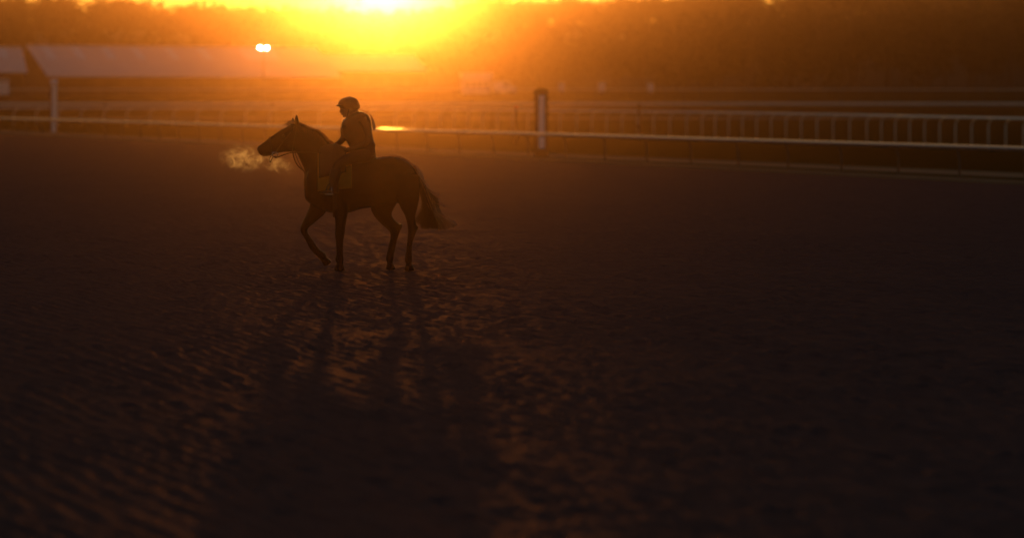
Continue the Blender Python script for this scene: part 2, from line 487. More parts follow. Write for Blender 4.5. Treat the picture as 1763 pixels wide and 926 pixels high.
# ------------------------------------------------------------------ barns
def barn(name, label, x, Y, rz, length, depth, z_eave, z_ridge, z0, lights=(), doors=0, pale_end=None, over=0.6):
    t = thing(name, label, 'barn', (x, Y, z0), rz)
    he = z_eave - z0; hr = z_ridge - z0
    b = MB()
    b.prism([(0,0),(0,he-0.05),(depth/2,hr-0.12),(depth,he-0.05),(depth,0)], 0, length, 'x')
    b.build('wall', M['barn_wall'], t)
    sl = (hr-he)/(depth/2)
    b = MB(); th = 0.12
    prof = [(-over, he-over*sl),(depth/2, hr),(depth+over, he-over*sl),(depth+over, he-over*sl+th),(depth/2, hr+th),(-over, he-over*sl+th)]
    b.prism(prof, -over, length+over, 'x')
    rf = b.build('roof', M['roof_metal'], t)
    for a, w in lights:
        b = MB()
        for q0, q1 in ((0.52, 0.96),):
            y0 = depth/2*q0; y1 = depth/2*q1
            z_0 = he + sl*y0 + th + 0.01; z_1 = he + sl*y1 + th + 0.01
            b.add([(a,y0,z_0),(a+w,y0,z_0),(a+w,y1,z_1),(a,y1,z_1),(a,y0,z_0+0.04),(a+w,y0,z_0+0.04),(a+w,y1,z_1+0.04),(a,y1,z_1+0.04)],
                  [(0,3,2,1),(4,5,6,7),(0,1,5,4),(1,2,6,5),(2,3,7,6),(3,0,4,7)])
        b.build('skylight', M['skylight'], rf)
    b = MB(); b.box(-over, length+over, depth/2-0.25, depth/2+0.25, hr+th-0.02, hr+th+0.12); b.build('ridge_cap', M['roof_metal'], rf)
    for i in range(doors):
        xx = length*(i+0.5)/doors
        b = MB(); b.box(xx-1.1, xx+1.1, -0.10, 0.02, 0.0, 2.3)
        d = b.build('door', M['barn_dark'], t)
        b = MB(); b.box(xx-1.3, xx+1.3, -0.16, -0.102, 2.3, 2.5); b.build('door_frame', M['barn_wall'], d)
    if pale_end:
        b = MB(); b.box(pale_end[0], pale_end[1], -0.12, 0.0, 0.8, 2.7); b.build('pale_wall_panel', M['white_paint'], t)
    return t
RA = R(25)
A0 = (at(85, 375), 375)
ba = barn('stable_barn', 'longest barn with pale pitched roof and a row of bright skylight strips', A0[0], A0[1], RA, 41, 16, 4.77, 8.6, 1.7,
     lights=[(1.4,1.1),(5.5,1.15),(9.7,1.15),(13.9,1.15),(18.7,1.15),(23.4,1.3),(29.5,5)], doors=12, over=0.4)
b = MB(); b.box(23, 27.7, -2.2, -0.5, 2.85, 3.0); b.build('awning', M['skylight'], ba)
for i in range(3):
    b = MB(); b.box(23.2+i*2.1, 23.32+i*2.1, -2.1, -1.98, 0, 2.84); b.build('awning_post', M['barn_wall'], ba)
barn('stable_barn', 'lower barn beyond the right end of the longest barn, under the sun glow', at(560, 432), 432, R(18), 16, 14, 5.85, 8.1, 2.8, doors=5, over=0.4)
barn('stable_barn', 'barn cut off by the left edge with a pale wall panel under its roof', at(-190, 350), 350, R(14), 16.2, 10, 5.15, 8.0, 1.5, lights=[(13.7,0.95),(8.6,0.95)], doors=3, pale_end=(10.7,14.4), over=0.4)

# small white office and van under the hill
t = thing('site_office', 'small white flat roofed cabin with dark windows right of the barns', 'cabin', (at(821, 403), 403, 2.2), R(4))
t.scale = (0.72, 0.72, 0.72)
b = MB(); b.box(-2.7,2.7,0,3.2,0.3,3.4); b.build('wall', M['white_paint'], t)
b = MB(); b.box(-3.0,3.0,-0.4,3.5,3.4,4.2); b.build('roof', M['skylight'], t)
for i in range(4):
    b = MB(); b.box(-2.3+i*1.25,-1.5+i*1.25,-0.05,-0.005,1.6,2.6); f = b.build('window', M['glass'], t)
    b = MB(); b.box(-2.36+i*1.25,-1.44+i*1.25,-0.07,-0.052,1.5,1.6); b.build('sill', M['white_paint'], f)
b = MB(); b.box(-2.7,2.7,0.1,3.1,0.0,0.29); b.build('skirting', M['barn_dark'], t)
t = thing('parked_van', 'white van with dark windows parked right beside the small white cabin', 'van', (at(868, 400), 400, 2.25), R(-6))
t.scale = (0.75, 0.75, 0.85)
b = MB(); b.prism([(-2.0,0.4),(-2.0,1.95),(-1.8,2.1),(0.7,2.1),(1.35,1.4),(2.1,1.2),(2.15,0.4)], 0, 1.9, 'y'); b.build('body', M['white_paint'], t)
b = MB(); b.prism([(0.0,1.4),(0.0,1.95),(0.6,1.95),(1.1,1.4)], -0.02, -0.004, 'y'); b.build('window', M['glass'], t)
for xw in (-1.3, 1.4):
    for yw in (0.0, 1.72):
        b = MB(); b.tube([(xw,yw-0.03,0.36),(xw,yw+0.2,0.36)], 0.36, 16); w = b.build('wheel', M['tyre'], t)
        b = MB(); b.tube([(xw,yw-0.05,0.36),(xw,yw-0.032,0.36)], 0.2, 12); b.build('rim', M['steel'], w)
for pxx, Yp, w, h, lab in ((1036, 392, 0.8, 1.1, 'small white box standing in for a distant light in front of the wood right of the broad pole'), (1120, 389, 0.7, 1.0, 'small pale box standing in for a distant light at the foot of the dark trees on the right'), (967, 395, 0.7, 1.0, 'small pale box added at the wood edge just right of the broad pole')):
    t = thing('light_stand_in', lab, 'box', (at(pxx, Yp), Yp, float(zg(at(pxx,Yp), Yp))), group='pale boxes standing in for lights at the foot of the hill')  # made-up boxes standing in for small distant lights
    b = MB(); b.box(-w/2,w/2,-0.3,0.3,0.6,0.6+h); b.build('box_body', M['white_paint'], t)
    b = MB(); b.box(-w/2+0.1,w/2-0.1,-0.2,0.2,0,0.59); b.build('base', M['barn_wall'], t)
    b = MB(); b.box(-w/2-0.06,w/2+0.06,-0.36,0.36,0.602+h,0.67+h); b.build('lid', M['white_paint'], t)
# floodlights in front of the long barn
Yf = 340; xf = at(453.5, Yf)
t = thing('floodlight_mast', 'pair of brilliant white floodlights on a thin mast in front of the barn roof', 'floodlight', (xf, Yf, float(zg(xf, Yf))))
zt = EYE + 79*Yf/F - float(zg(xf, Yf))
b = MB(); b.tube([(0,0,0),(0,0,zt+0.2)], [0.10,0.05], 10); b.build('mast', M['post_metal'], t)
b = MB(); b.box(-0.55,0.55,-0.04,0.04,zt-0.24,zt-0.18); b.build('crossarm', M['post_metal'], t)
for sx in (-0.38, 0.38):
    b = MB(); b.box(sx-0.19,sx+0.19,-0.12,0.08,zt-0.175,zt+0.17); h = b.build('lamp_housing', M['dark_paint'], t)
    b = MB(); b.box(sx-0.15,sx+0.15,-0.14,-0.124,zt-0.13,zt+0.13); b.build('lamp_lens', M['lamp'], h)

# ------------------------------------------------------------------ trees
def crown_arrays(cx, cy, cz, rx, rz, n, size, g, gap=0.0):
    """n leaf clumps (bent quads) filling an uneven crown"""
    lobes = g.normal(0, 1, (7, 3)) * np.array([rx*0.45, rx*0.45, rz*0.42])
    lr = g.uniform(0.45, 0.75, 7)
    which = g.integers(0, 7, n)
    d = g.normal(0, 1, (n, 3)); d /= np.linalg.norm(d, axis=1)[:, None]
    rad = g.random(n) ** 0.45
    p = lobes[which] + d * rad[:, None] * lr[which][:, None] * np.array([rx, rx, rz])
    p += np.array([cx, cy, cz])
    a = g.normal(0, 1, (n, 3)); a /= np.linalg.norm(a, axis=1)[:, None]
    bb = np.cross(a, g.normal(0, 1, (n, 3))); bb /= np.linalg.norm(bb, axis=1)[:, None]
    s = size * g.uniform(0.5, 1.3, n)[:, None]
    v = np.stack([p - a*s, p + bb*s*0.6, p + a*s, p - bb*s*0.6], 1)
    return v
def mesh_from_quads(name, v, m, parent=None):
    me = bpy.data.meshes.new(name)
    n = len(v)
    me.vertices.add(n*4); me.vertices.foreach_set('co', v.reshape(-1).astype(np.float32))
    me.loops.add(n*4); me.loops.foreach_set('vertex_index', np.arange(n*4, dtype=np.int32))
    me.polygons.add(n); me.polygons.foreach_set('loop_start', np.arange(0, n*4, 4, dtype=np.int32))
    me.update(calc_edges=True)
    me.materials.append(m)
    return link(bpy.data.objects.new(name, me), parent)

gt = np.random.default_rng(21)
allq = []
trunks = MB()
for i in range(1700):
    row = gt.random()
    Y = 432 + 245 * row
    xlo, xhi = gx_at(-150, Y), gx_at(1950, Y)
    X = gt.uniform(xlo, xhi)
    px = 600 + X / Y * F
    if Y < 462 and px < 760: Y += 34
    h = gt.uniform(5.2, 7.4)
    if px > 1215: h *= 1.35  # wood raised here to block the sky
    z0 = float(zg(X, Y))
    crest_row = Y > 590
    n = 115 if not crest_row else 120
    allq.append(crown_arrays(X, Y, z0 + h*0.60, h*0.36, h*0.38, n, 0.46 if not crest_row else 0.34, gt))
    if i % 2 == 0:
        trunks.tube([(X, Y, z0-0.3), (X+gt.uniform(-.3,.3), Y, z0+h*0.5), (X+gt.uniform(-.6,.6), Y, z0+h*0.95)], [0.18, 0.11, 0.03], 5, False)
wood = mesh_from_quads('wood', np.concatenate(allq), M['foliage'])
wood['kind'] = 'stuff'; wood['label'] = 'dense wood covering the hillside below the sun'
wt = trunks.build('trunks', M['bark'], wood)
wt['kind'] = 'stuff'

def tree(name, label, px, Y, h, r, fm, n=700, size=0.35, group=None, seed=1, h_low=0.35):
    X = gx_at(px, Y); z0 = float(zg(X, Y))
    g = np.random.default_rng(seed)
    t = thing(name, label, 'tree', (X, Y, z0), g.uniform(0, 6.28), group)
    b = MB()
    b.tube([(0,0,-0.3),(0.05,0,h*0.3),(-0.05,0.1,h*0.6),(0.1,0,h*0.92)], [0.05*h*0.5,0.04*h*0.45,0.018*h,0.03], 8)
    for k in range(7):
        a = g.uniform(0, 6.28); zz = h*g.uniform(0.3, 0.7); rr = r*g.uniform(0.5, 0.85)
        b.tube([(0,0,zz),(rr*0.5*math.cos(a), rr*0.5*math.sin(a), zz+0.12*h),(rr*math.cos(a), rr*math.sin(a), zz+0.22*h)], [0.010*h,0.007*h,0.003*h], 5)
    b.build('trunk', M['bark'], t)
    q = crown_arrays(0, 0, h*(0.5+h_low/2), r*0.8, h*(1-h_low)*0.5, n, size, g)
    mesh_from_quads('crown', q, fm, t)
    return t
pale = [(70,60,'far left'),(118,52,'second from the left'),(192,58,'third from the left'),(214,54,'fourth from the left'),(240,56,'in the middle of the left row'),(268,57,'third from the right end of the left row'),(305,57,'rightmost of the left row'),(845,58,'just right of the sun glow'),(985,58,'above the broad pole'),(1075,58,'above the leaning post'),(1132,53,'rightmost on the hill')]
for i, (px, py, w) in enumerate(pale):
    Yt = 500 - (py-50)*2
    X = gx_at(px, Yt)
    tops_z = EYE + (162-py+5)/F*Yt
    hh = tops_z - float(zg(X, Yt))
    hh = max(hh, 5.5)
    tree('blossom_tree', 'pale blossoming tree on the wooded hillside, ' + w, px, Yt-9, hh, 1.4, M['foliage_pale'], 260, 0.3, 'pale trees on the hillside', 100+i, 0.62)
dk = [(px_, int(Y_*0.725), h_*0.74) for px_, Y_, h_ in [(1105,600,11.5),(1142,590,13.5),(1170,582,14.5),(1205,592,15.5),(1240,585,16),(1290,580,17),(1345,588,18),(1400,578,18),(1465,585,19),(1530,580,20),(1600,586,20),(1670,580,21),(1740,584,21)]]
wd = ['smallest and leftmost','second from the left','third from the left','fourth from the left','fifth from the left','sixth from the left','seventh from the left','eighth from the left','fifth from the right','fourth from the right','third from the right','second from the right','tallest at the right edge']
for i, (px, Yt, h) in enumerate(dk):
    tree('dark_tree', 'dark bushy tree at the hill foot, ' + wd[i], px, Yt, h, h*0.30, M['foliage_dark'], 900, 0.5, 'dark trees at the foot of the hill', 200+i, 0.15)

# ------------------------------------------------------------------ horse and rider (sections measured across the body, metres)
HY = 39.37; HS = 127.0; HG = 464.0
def P(px, py, y=0.0):
    return Vector(((px-600)/HS, y, (HG-py)/HS))
def loft(mb, secs, yc=0.0, n=16, grow=0.0):
    """secs: (ax,ay, bx,by, halfwidth[, yc]) -> elliptical rings, domed ends"""
    rings = []
    for s_ in secs:
        a = P(s_[0], s_[1]); b_ = P(s_[2], s_[3]); w = s_[4] + grow
        y = s_[5] if len(s_) > 5 else yc
        c = (a+b_)/2; h = (a-b_)/2
        if grow: h = h * (1 + grow/max(h.length, 0.02))
        rings.append((c + Vector((0, y, 0)), h, w))
    # subdivide by Catmull-Rom for roundness
    out = []
    for i in range(len(rings)-1):
        p0 = rings[max(i-1,0)]; p1 = rings[i]; p2 = rings[i+1]; p3 = rings[min(i+2,len(rings)-1)]
        for t in (0, 0.25, 0.5, 0.75):
            def cr(a, b_, c, d):
                return 0.5*((2*b_) + (c-a)*t + (2*a-5*b_+4*c-d)*t*t + (3*b_-a-3*c+d)*t**3)
            out.append((cr(p0[0],p1[0],p2[0],p3[0]), cr(p0[1],p1[1],p2[1],p3[1]), max(0.004, cr(p0[2],p1[2],p2[2],p3[2]))))
    out.append(rings[-1])
    vs = []; fs = []
    for c, h, w in out:
        for k in range(n):
            a = 2*math.pi*k/n
            vs.append(c + h*math.cos(a) + Vector((0, w*math.sin(a), 0)))
    m = len(out)
    for i in range(m-1):
        for k in range(n):
            k2 = (k+1) % n
            fs.append((i*n+k, i*n+k2, (i+1)*n+k2, (i+1)*n+k))
    d0 = (out[0][0]-out[1][0]); d1 = (out[-1][0]-out[-2][0])
    c0 = len(vs); vs.append(out[0][0] + d0.normalized()*min(out[0][1].length, out[0][2])*0.35)
    c1 = len(vs); vs.append(out[-1][0] + d1.normalized()*min(out[-1][1].length, out[-1][2])*0.35)
    for k in range(n):
        k2 = (k+1) % n
        fs.append((c0, k2, k)); fs.append((c1, (m-1)*n+k, (m-1)*n+k2))
    mb.add(vs, fs)
def sphere(mb, c, r, sq=(1,1,1), n=10):
    vs = []; fs = []
    c = Vector(c)
    for i in range(n+1):
        th = math.pi*i/n
        for k in range(2*n):
            a = math.pi*k/n
            vs.append(c + Vector((r*sq[0]*math.sin(th)*math.cos(a), r*sq[1]*math.sin(th)*math.sin(a), r*sq[2]*math.cos(th))))
    for i in range(n):
        for k in range(2*n):
            k2 = (k+1) % (2*n)
            fs.append((i*2*n+k, (i+1)*2*n+k, (i+1)*2*n+k2, i*2*n+k2))
    mb.add(vs, fs)
def merge(mb, name, material, parent, voxel=0.014, smooth=3):
    """one continuous skin from overlapping lofts"""
    bm = bmesh.new()
    me = bpy.data.meshes.new(name); me.from_pydata([tuple(v) for v in mb.v], [], mb.f); me.update()
    bm.from_mesh(me); bmesh.ops.remove_doubles(bm, verts=bm.verts[:], dist=1e-5)
    bmesh.ops.recalc_face_normals(bm, faces=bm.faces[:]); bm.to_mesh(me); bm.free()
    tmp = bpy.data.objects.new(name, me); C.objects.link(tmp)
    md = tmp.modifiers.new('r', 'REMESH'); md.mode = 'VOXEL'; md.voxel_size = voxel; md.use_smooth_shade = True
    if smooth:
        ms = tmp.modifiers.new('s', 'SMOOTH'); ms.factor = 0.5; ms.iterations = smooth
    dg = bpy.context.evaluated_depsgraph_get(); dg.update()
    me2 = bpy.data.meshes.new_from_object(tmp.evaluated_get(dg))
    bpy.data.objects.remove(tmp)
    me2.name = name; me2.materials.clear(); me2.materials.append(material)
    me2.polygons.foreach_set('use_smooth', [True]*len(me2.polygons))
    o = bpy.data.objects.new(name, me2)
    return link(o, parent)
def curve_pts(pts, n=24):
    pts = [Vector(p) for p in pts]; out = []
    for i in range(len(pts)-1):
        p0 = pts[max(i-1,0)]; p1 = pts[i]; p2 = pts[i+1]; p3 = pts[min(i+2,len(pts)-1)]
        k = max(2, n//(len(pts)-1))
        for j in range(k):
            t = j/k
            out.append(0.5*((2*p1)+(p2-p0)*t+(2*p0-5*p1+4*p2-p3)*t*t+(3*p1-p0-3*p2+p3)*t**3))
    out.append(pts[-1]); return out

torso = [(527,300,524.5,338,.11),(537,272,529,347,.18),(556,254,552,361,.225),(578,254,574,367,.25),(600,260,599,366.5,.27),(622,266,621,360,.285),
         (645,270.5,640,357,.285),(662,268.8,660,352,.28),(680,269,678,350,.27),(698,275.5,692,350,.24),(712,288,704,348,.19),(719,302,712,342,.12)]
neck = [(513,214.5,504,254,.075),(528,222,510.5,263,.08),(541,225.5,517,277,.09),(554,235,523.5,291,.115),(566,247.5,526.5,306,.14),(580,257,526,325,.16),(590,262,530,340,.16)]
head = [(442.8,255.5,444,261.5,.038),(444.5,252,448,267,.052),(451,247,456,269.5,.050),(460,240,464,268,.044),(469,233.2,474,265.3,.050),(482,224.3,486,262.4,.068),
        (492,219,498,261.8,.082),(501,214,506,261,.085),(511,213,513,256,.08)]
hl1 = [(652,290,700,292,.10),(642,322,694,328,.125),(638,356,684,350,.115),(644,372,675,367,.085),(655,385,678,377,.065),(666,394.5,686,385.5,.055),(671.6,401,690.5,393.5,.05),
       (672.3,411,687,405,.042),(670,420,683.5,417,.036),(667.5,431,680.5,431,.033),(665.3,441,678.5,441,.038),(664.6,447,678,447,.042),(666.5,453,676.5,453,.036),(665.5,457,679,457,.052),(664,464,681.5,464,.06)]
hl2 = [(672,295,722,302,.10),(680,330,722,335,.125),(688,354,718,358,.11),(696.5,370,714.5,372,.08),(700,382,716,384,.06),(701.6,394,717,395,.052),(701.4,406,713.5,406,.046),
       (700,419,709.8,418,.036),(698.8,431,708.8,431,.033),(697,441,709,442,.038),(696.6,448,709,449,.04),(698.5,453,708,453,.036),(697,457.5,711.5,457,.052),(695.5,464,713.5,464,.06)]
fl1 = [(560,300,602,300,.08),(566,335,601,335,.095),(573,360,599.5,362,.085),(576.4,375,597,377,.068),(577.4,391,594.5,391,.055),(576.8,401,593.4,402,.05),(577.8,412,591.6,412,.042),
       (578.8,425,591.0,425,.034),(578.8,437,590.8,437,.034),(577,445,592,446,.04),(579.5,452,591,452,.035),(577,457.5,592.5,457.5,.052),(575,464,594.5,464,.06)]
fl2 = [(534,305,578,305,.08),(532,335,574,342,.095),(533,353,560,367,.075),(527,369,551,376,.062),(521,381,541.5,384,.054),(516.8,392,530,394,.047),(517.8,401,529.8,401,.045),
       (522.5,408.5,533,406,.036),(527.5,418,538,413,.033),(533,429,545,423.5,.033),(540,437,552,431,.036),(546.5,443.5,560,437,.042),(552,449,562.5,443,.034),(555,454,567,447,.05),(557.5,459,571,451,.055)]
horse = thing('horse', 'dark bay horse walking left with bent foreleg and wind blown tail', 'horse', (0, HY, 0))
b = MB()
loft(b, torso); loft(b, neck); loft(b, head)
loft(b, hl1, 0.15); loft(b, hl2, -0.15); loft(b, fl1, -0.13); loft(b, fl2, 0.13)
# point of hock, elbow, cheek, nostril, lips
sphere(b, P(689,390,0.15), 0.035); sphere(b, P(715.5,391,-0.15), 0.035)
sphere(b, P(494,247), 0.095, (1,.95,1)); sphere(b, P(448,256,0), 0.03, (1,1.6,1)); sphere(b, P(452,266,0), 0.026, (1.3,1.3,.8)); sphere(b, P(461,266.5,0), 0.022, (1.4,1.2,.8))
# ears
loft(b, [(507.0,214,515,214,.030,-0.045),(507.0,207,514.4,207,.034,-0.05),(508.3,201,513,201,.024,-0.055),(510.3,197.3,511.6,197.3,.008,-0.055)])
loft(b, [(500.2,214,508,214,.030,0.05),(500.8,208.5,507,208.5,.030,0.055),(502.3,204.5,506,204.5,.018,0.06),(503.6,202.3,504.6,202.3,.008,0.06)])
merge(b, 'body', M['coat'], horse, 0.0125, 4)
b = MB(); sphere(b, P(488.5,233.5,-0.073), 0.019); sphere(b, P(488.5,233.5,0.073), 0.019)
b.build('eyes', M['boot'], horse, True)

def strands(name, roots, m, parent, r0=0.0022, seg=9):
    b_ = MB()
    for pts in roots:
        cp = curve_pts(pts, seg)
        n_ = len(cp)
        b_.tube(cp, [r0*(1-0.75*i/(n_-1)) for i in range(n_)], 3, False)
    o = b_.build(name, m, parent); o['kind'] = 'stuff' if False else 'part'
    del o['kind']
    return o
hr = random.Random(3)
def J(v, s_): return Vector((v.x+hr.gauss(0,s_), v.y+hr.gauss(0,s_), v.z+hr.gauss(0,s_)))
# mane along the crest
crest_line = curve_pts([P(511,213.5), P(521,217.5), P(530,222.3), P(541,225.3), P(549,230), P(557,237.5), P(566,247), P(572,251)], 56)
roots = []
for i in range(620):
    t = hr.random()*(len(crest_line)-1.001); k = int(t)
    p = crest_line[k].lerp(crest_line[k+1], t-k)
    side = hr.choice((-1, 1, 1, 1))
    up = hr.uniform(0.004, 0.022)
    p = p + Vector((0, hr.uniform(-.02,.02), -0.006))
    ln = hr.uniform(0.06, 0.16)
    tipx = hr.uniform(0.0, 0.05)
    roots.append([p, p+Vector((0.008, side*0.015, up)), p+Vector((tipx*0.6, side*0.05, up*0.3-ln*0.3)), p+Vector((tipx, side*0.085+hr.gauss(0,.01), -ln))])
for i in range(800):                     # short upright fuzz in pale hair, its rim light put into the colour
    t = hr.random()*(len(crest_line)-1.001); k = int(t)
    p = crest_line[k].lerp(crest_line[k+1], t-k)
    roots.append([p, p+Vector((hr.uniform(0,.02), hr.gauss(0,.01), hr.uniform(.008,.022))), p+Vector((hr.uniform(0.01,.06), hr.gauss(0,.02), hr.uniform(.004,.03)))])
strands('mane', roots[:620], M['tail_hair'], horse, 0.0024)
strands('mane_lit_fringe', roots[620:], M['hair_lit'], horse, 0.0038)
roots = []
for i in range(60):
    p = P(505+hr.gauss(0,2), 213, hr.gauss(0,.02))
    roots.append([p, p+Vector((-.04,0,.035+hr.gauss(0,.01))), P(496+hr.gauss(0,2), 212+hr.gauss(0,2), hr.gauss(0,.03)), P(490+hr.gauss(0,4), 217+hr.gauss(0,3.5), hr.gauss(0,.04))])
strands('forelock', roots, M['hair_lit'], horse, 0.0018)
# tail: a dock core and long strands swept back
b = MB()
loft(b, [(708,290,716,284,.03),(714,304,724,297,.045),(720,322,732,315,.06),(725,338,738,333,.06),(729,352,742,349,.045),(735,364,745,362,.02)], 0.0)
merge(b, 'tail_core', M['coat'], horse, 0.015, 2)
roots = []
wisps = []
for i in range(2600):
    f = hr.random()
    y0 = hr.gauss(0, .02)
    e = hr.random()
    if e < 0.70:      # main switch
        tip = (hr.uniform(714, 766), 394 - 22*hr.random()**1.6)
        if tip[0] < 724 and tip[1] > 386: tip = (tip[0]+10, tip[1]-4)
        m1 = (722+10*f, 310+8*f); m2 = (728+26*f, 345+6*f)
    elif e < 0.90:    # tip streaming right along the bottom
        tip = (hr.uniform(755, 787), 392 - (hr.random()**2)*8)
        m1 = (724+8*f, 315); m2 = (738+16*f, 356+8*f)
        tip = (tip[0], 394-(tip[0]-755)*0.24+hr.gauss(0,2.0))
    else:             # flicks off the back edge
        k = hr.choice((0, 1, 1, 2))
        base = ((722,300),(738,330),(746,348))[k]
        off = ((10,8),(19,9),(20,9))[k]
        tip = (base[0]+off[0]*hr.uniform(.5,1.05), base[1]+off[1]*hr.uniform(.3,1.2))
        m1 = (base[0]-6, base[1]-14); m2 = (base[0]+1, base[1]-2)
    root = P(712+4*f, 288+7*f, y0)
    (wisps if e >= 0.74 else roots).append([root, J(P(m1[0], m1[1], y0*2), .006), J(P(m2[0], m2[1], y0*4), .012), P(tip[0], tip[1], y0*4+hr.gauss(0,.03)) + Vector((hr.gauss(0,.012),0,hr.gauss(0,.01)))])
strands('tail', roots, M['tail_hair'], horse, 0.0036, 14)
strands('tail_lit_wisps', wisps, M['hair_lit'], horse, 0.0042, 14)  # pale strands paint the sunlit fringe of the dark tail

top_line = curve_pts([P(649,271.3), P(662,269.3), P(675,268.6), P(685,270.3), P(696,274.5), P(706,282), P(714,290)], 40)
roots = []
for i in range(420):
    t = hr.random()*(len(top_line)-1.001); k = int(t)
    p = top_line[k].lerp(top_line[k+1], t-k) + Vector((0, hr.uniform(-.05,.05), -.012))
    roots.append([p, p+Vector((.010, 0, .016)), p+Vector((hr.uniform(.02,.035), hr.gauss(0,.006), hr.uniform(.012,.022)))])
strands('coat_rim_fringe', roots, M['hair_lit'], horse, 0.0028, 5)  # pale hairs added to draw the rim light along the croup
# ---- saddle
def torso_at(px):
    for i in range(len(torso)-1):
        a_, b_ = torso[i], torso[i+1]
        xa = (a_[0]+a_[2])/2; xb = (b_[0]+b_[2])/2
        if xa <= px <= xb:
            t = (px-xa)/(xb-xa)
            L_ = lambda k: a_[k]*(1-t)+b_[k]*t
            return (L_(1)+L_(3))/2, (L_(3)-L_(1))/2, L_(4)
    return 310, 50, .25
def wrap(name, m, parent, px0, px1, yend0, yend1, grow, thick, sides=(-1,1), ystart=None, n=14, k=16):
    """sheet that follows the barrel from the spine down to the pixel heights yend0..yend1"""
    vs = []; fs = []
    cols = []
    for i in range(n+1):
        px = px0 + (px1-px0)*i/n
        cy_, h_, w_ = torso_at(px)
        ye = yend0 + (yend1-yend0)*i/n
        c_end = max(-1, min(1, (cy_-ye)/h_)); pe = math.acos(c_end)
        col_ = []
        lo = -pe if -1 in sides else 0.0
        if ystart is not None:
            ps = math.acos(max(-1, min(1, (cy_-ystart)/h_)))
            rngs = np.linspace(-pe, -ps, k) if -1 in sides and 1 not in sides else np.linspace(ps, pe, k)
        else:
            rngs = np.linspace(-pe, pe, k)
        for ph_ in rngs:
            w2 = max(w_, .2)
            col_.append((px, ph_, cy_, h_, w2))
        cols.append(col_)
    for layer in (0, 1):
        g_ = grow + thick*layer
        for col_ in cols:
            for px, ph_, cy_, h_, w_ in col_:
                vs.append((( px-600)/HS, (w_+g_)*math.sin(ph_), (HG-cy_)/HS + (h_/HS+g_)*math.cos(ph_)))
    off = (n+1)*k
    for i in range(n):
        for j in range(k-1):
            a_ = i*k+j
            fs.append((a_, a_+1, a_+k+1, a_+k)); fs.append((off+a_, off+a_+k, off+a_+k+1, off+a_+1))
    for i in range(n):
        fs.append((i*k, i*k+k, off+i*k+k, off+i*k)); j = i*k+k-1
        fs.append((j, off+j, off+j+k, j+k))
    for j in range(k-1):
        fs.append((j, off+j, off+j+1, j+1)); a_ = n*k+j
        fs.append((a_, a_+1, off+a_+1, off+a_))
    return mesh_obj(name, vs, fs, m, parent, True)
saddle = thing('saddle', 'small dark exercise saddle over a yellow cloth on the bay horse', 'saddle', (0, HY, P(0,262).z))
def sp(o):  # keep part geometry in world-like horse space while the empty sits at the saddle
    o.matrix_parent_inverse = Matrix.Translation((0, 0, -P(0,262).z)); return o
sp(wrap('saddle_cloth', M['cloth_yellow'], saddle, 547, 606, 327, 322, 0.022, 0.010, k=40))
sp(wrap('saddle_flap', M['leather'], saddle, 549, 596, 306, 297, 0.036, 0.014, k=30))
b = MB()
loft(b, [(588,256,588,264,.08),(600,261,600,268,.12),(614,264,614,271,.15),(630,267,630,274,.17),(641,266,641,274,.15),(646,267,646,273,.1)])
sp(merge(b, 'seat', M['leather'], saddle, 0.014, 2))
sp(wrap('girth', M['leather'], saddle, 573, 581, 366.5, 367, 0.050, 0.008, k=60, n=4))
for sy in (-1, 1):
    y = sy*0.335
    b = MB()
    # stirrup iron
    b.tube(curve_pts([P(562,330,y-0.06*sy), P(563,322,y-0.055*sy), P(567,316,y), P(571,322,y+0.055*sy), P(572,331,y+0.06*sy)], 20), 0.008, 6)
    b.box(P(560,0).x, P(574,0).x, y-0.06, y+0.06, P(0,333.5).z, P(0,331.8).z)
    st = sp(b.build('stirrup', M['steel'], saddle))
    b = MB(); b.tube(curve_pts([P(596,285,sy*.315), P(585,300,sy*.325), P(567,316.5,y)], 10), 0.012, 4)
    ll = b.build('stirrup_leather', M['leather'], st)

# ---- bridle
bridle = thing('bridle', 'dark leather bridle and slack reins on the head of the bay horse', 'bridle', (P(490,0).x, HY, P(0,240).z))
Bo = Vector((P(490,0).x, 0, P(0,240).z))
def sb(o): o.matrix_parent_inverse = Matrix.Translation(-Bo); return o
def ringband(name, a, b_, w, r):
    c = (P(*a)+P(*b_))/2; h = (P(*a)-P(*b_))/2*1.06
    pts = [c + h*math.cos(t) + Vector((0, w*math.sin(t), 0)) for t in np.linspace(0, 2*math.pi, 25)]
    m_ = MB(); m_.tube(pts, r, 5, False); return sb(m_.build(name, M['leather'], bridle, True))
ringband('noseband', (464.5,236.5), (469,267), .055, .009)
ringband('headpiece', (511,213.5), (503,261.5), .092, .009)
ringband('browband', (500,214), (506,225), .09, .008)
for sy in (-1, 1):
    m_ = MB(); m_.tube(curve_pts([P(508,216,sy*.088), P(495,235,sy*.098), P(480,254,sy*.07), P(473.5,264,sy*.062)], 14), 0.008, 4)
    sb(m_.build('cheekpiece', M['leather'], bridle))
    m_ = MB(); m_.tube([P(473.5,266,sy*.06)+Vector((0.036*math.cos(t),0,0.036*math.sin(t))) for t in np.linspace(0,6.283,17)], 0.006, 5, False)
    sb(m_.build('bit_ring', M['steel'], bridle))
    m_ = MB(); m_.tube(curve_pts([P(473.5,268,sy*.065), P(476,271,sy*.07), P(500,263,sy*.10), P(525,262,sy*.15), P(552,262,sy*.17), P(568,256,sy*.10)], 26), 0.008, 4)
    sb(m_.build('rein', M['leather'], bridle))
m_ = MB(); m_.tube(curve_pts([P(504,260,-.05), P(506,271,-.05), P(511,282,-.05), P(518,290,-.05), P(523,294,-.06), P(525.5,301,-.06), P(524,314,-.05), P(525,324,-.04)], 28), 0.010, 5)
sb(m_.build('martingale_strap', M['leather'], bridle))
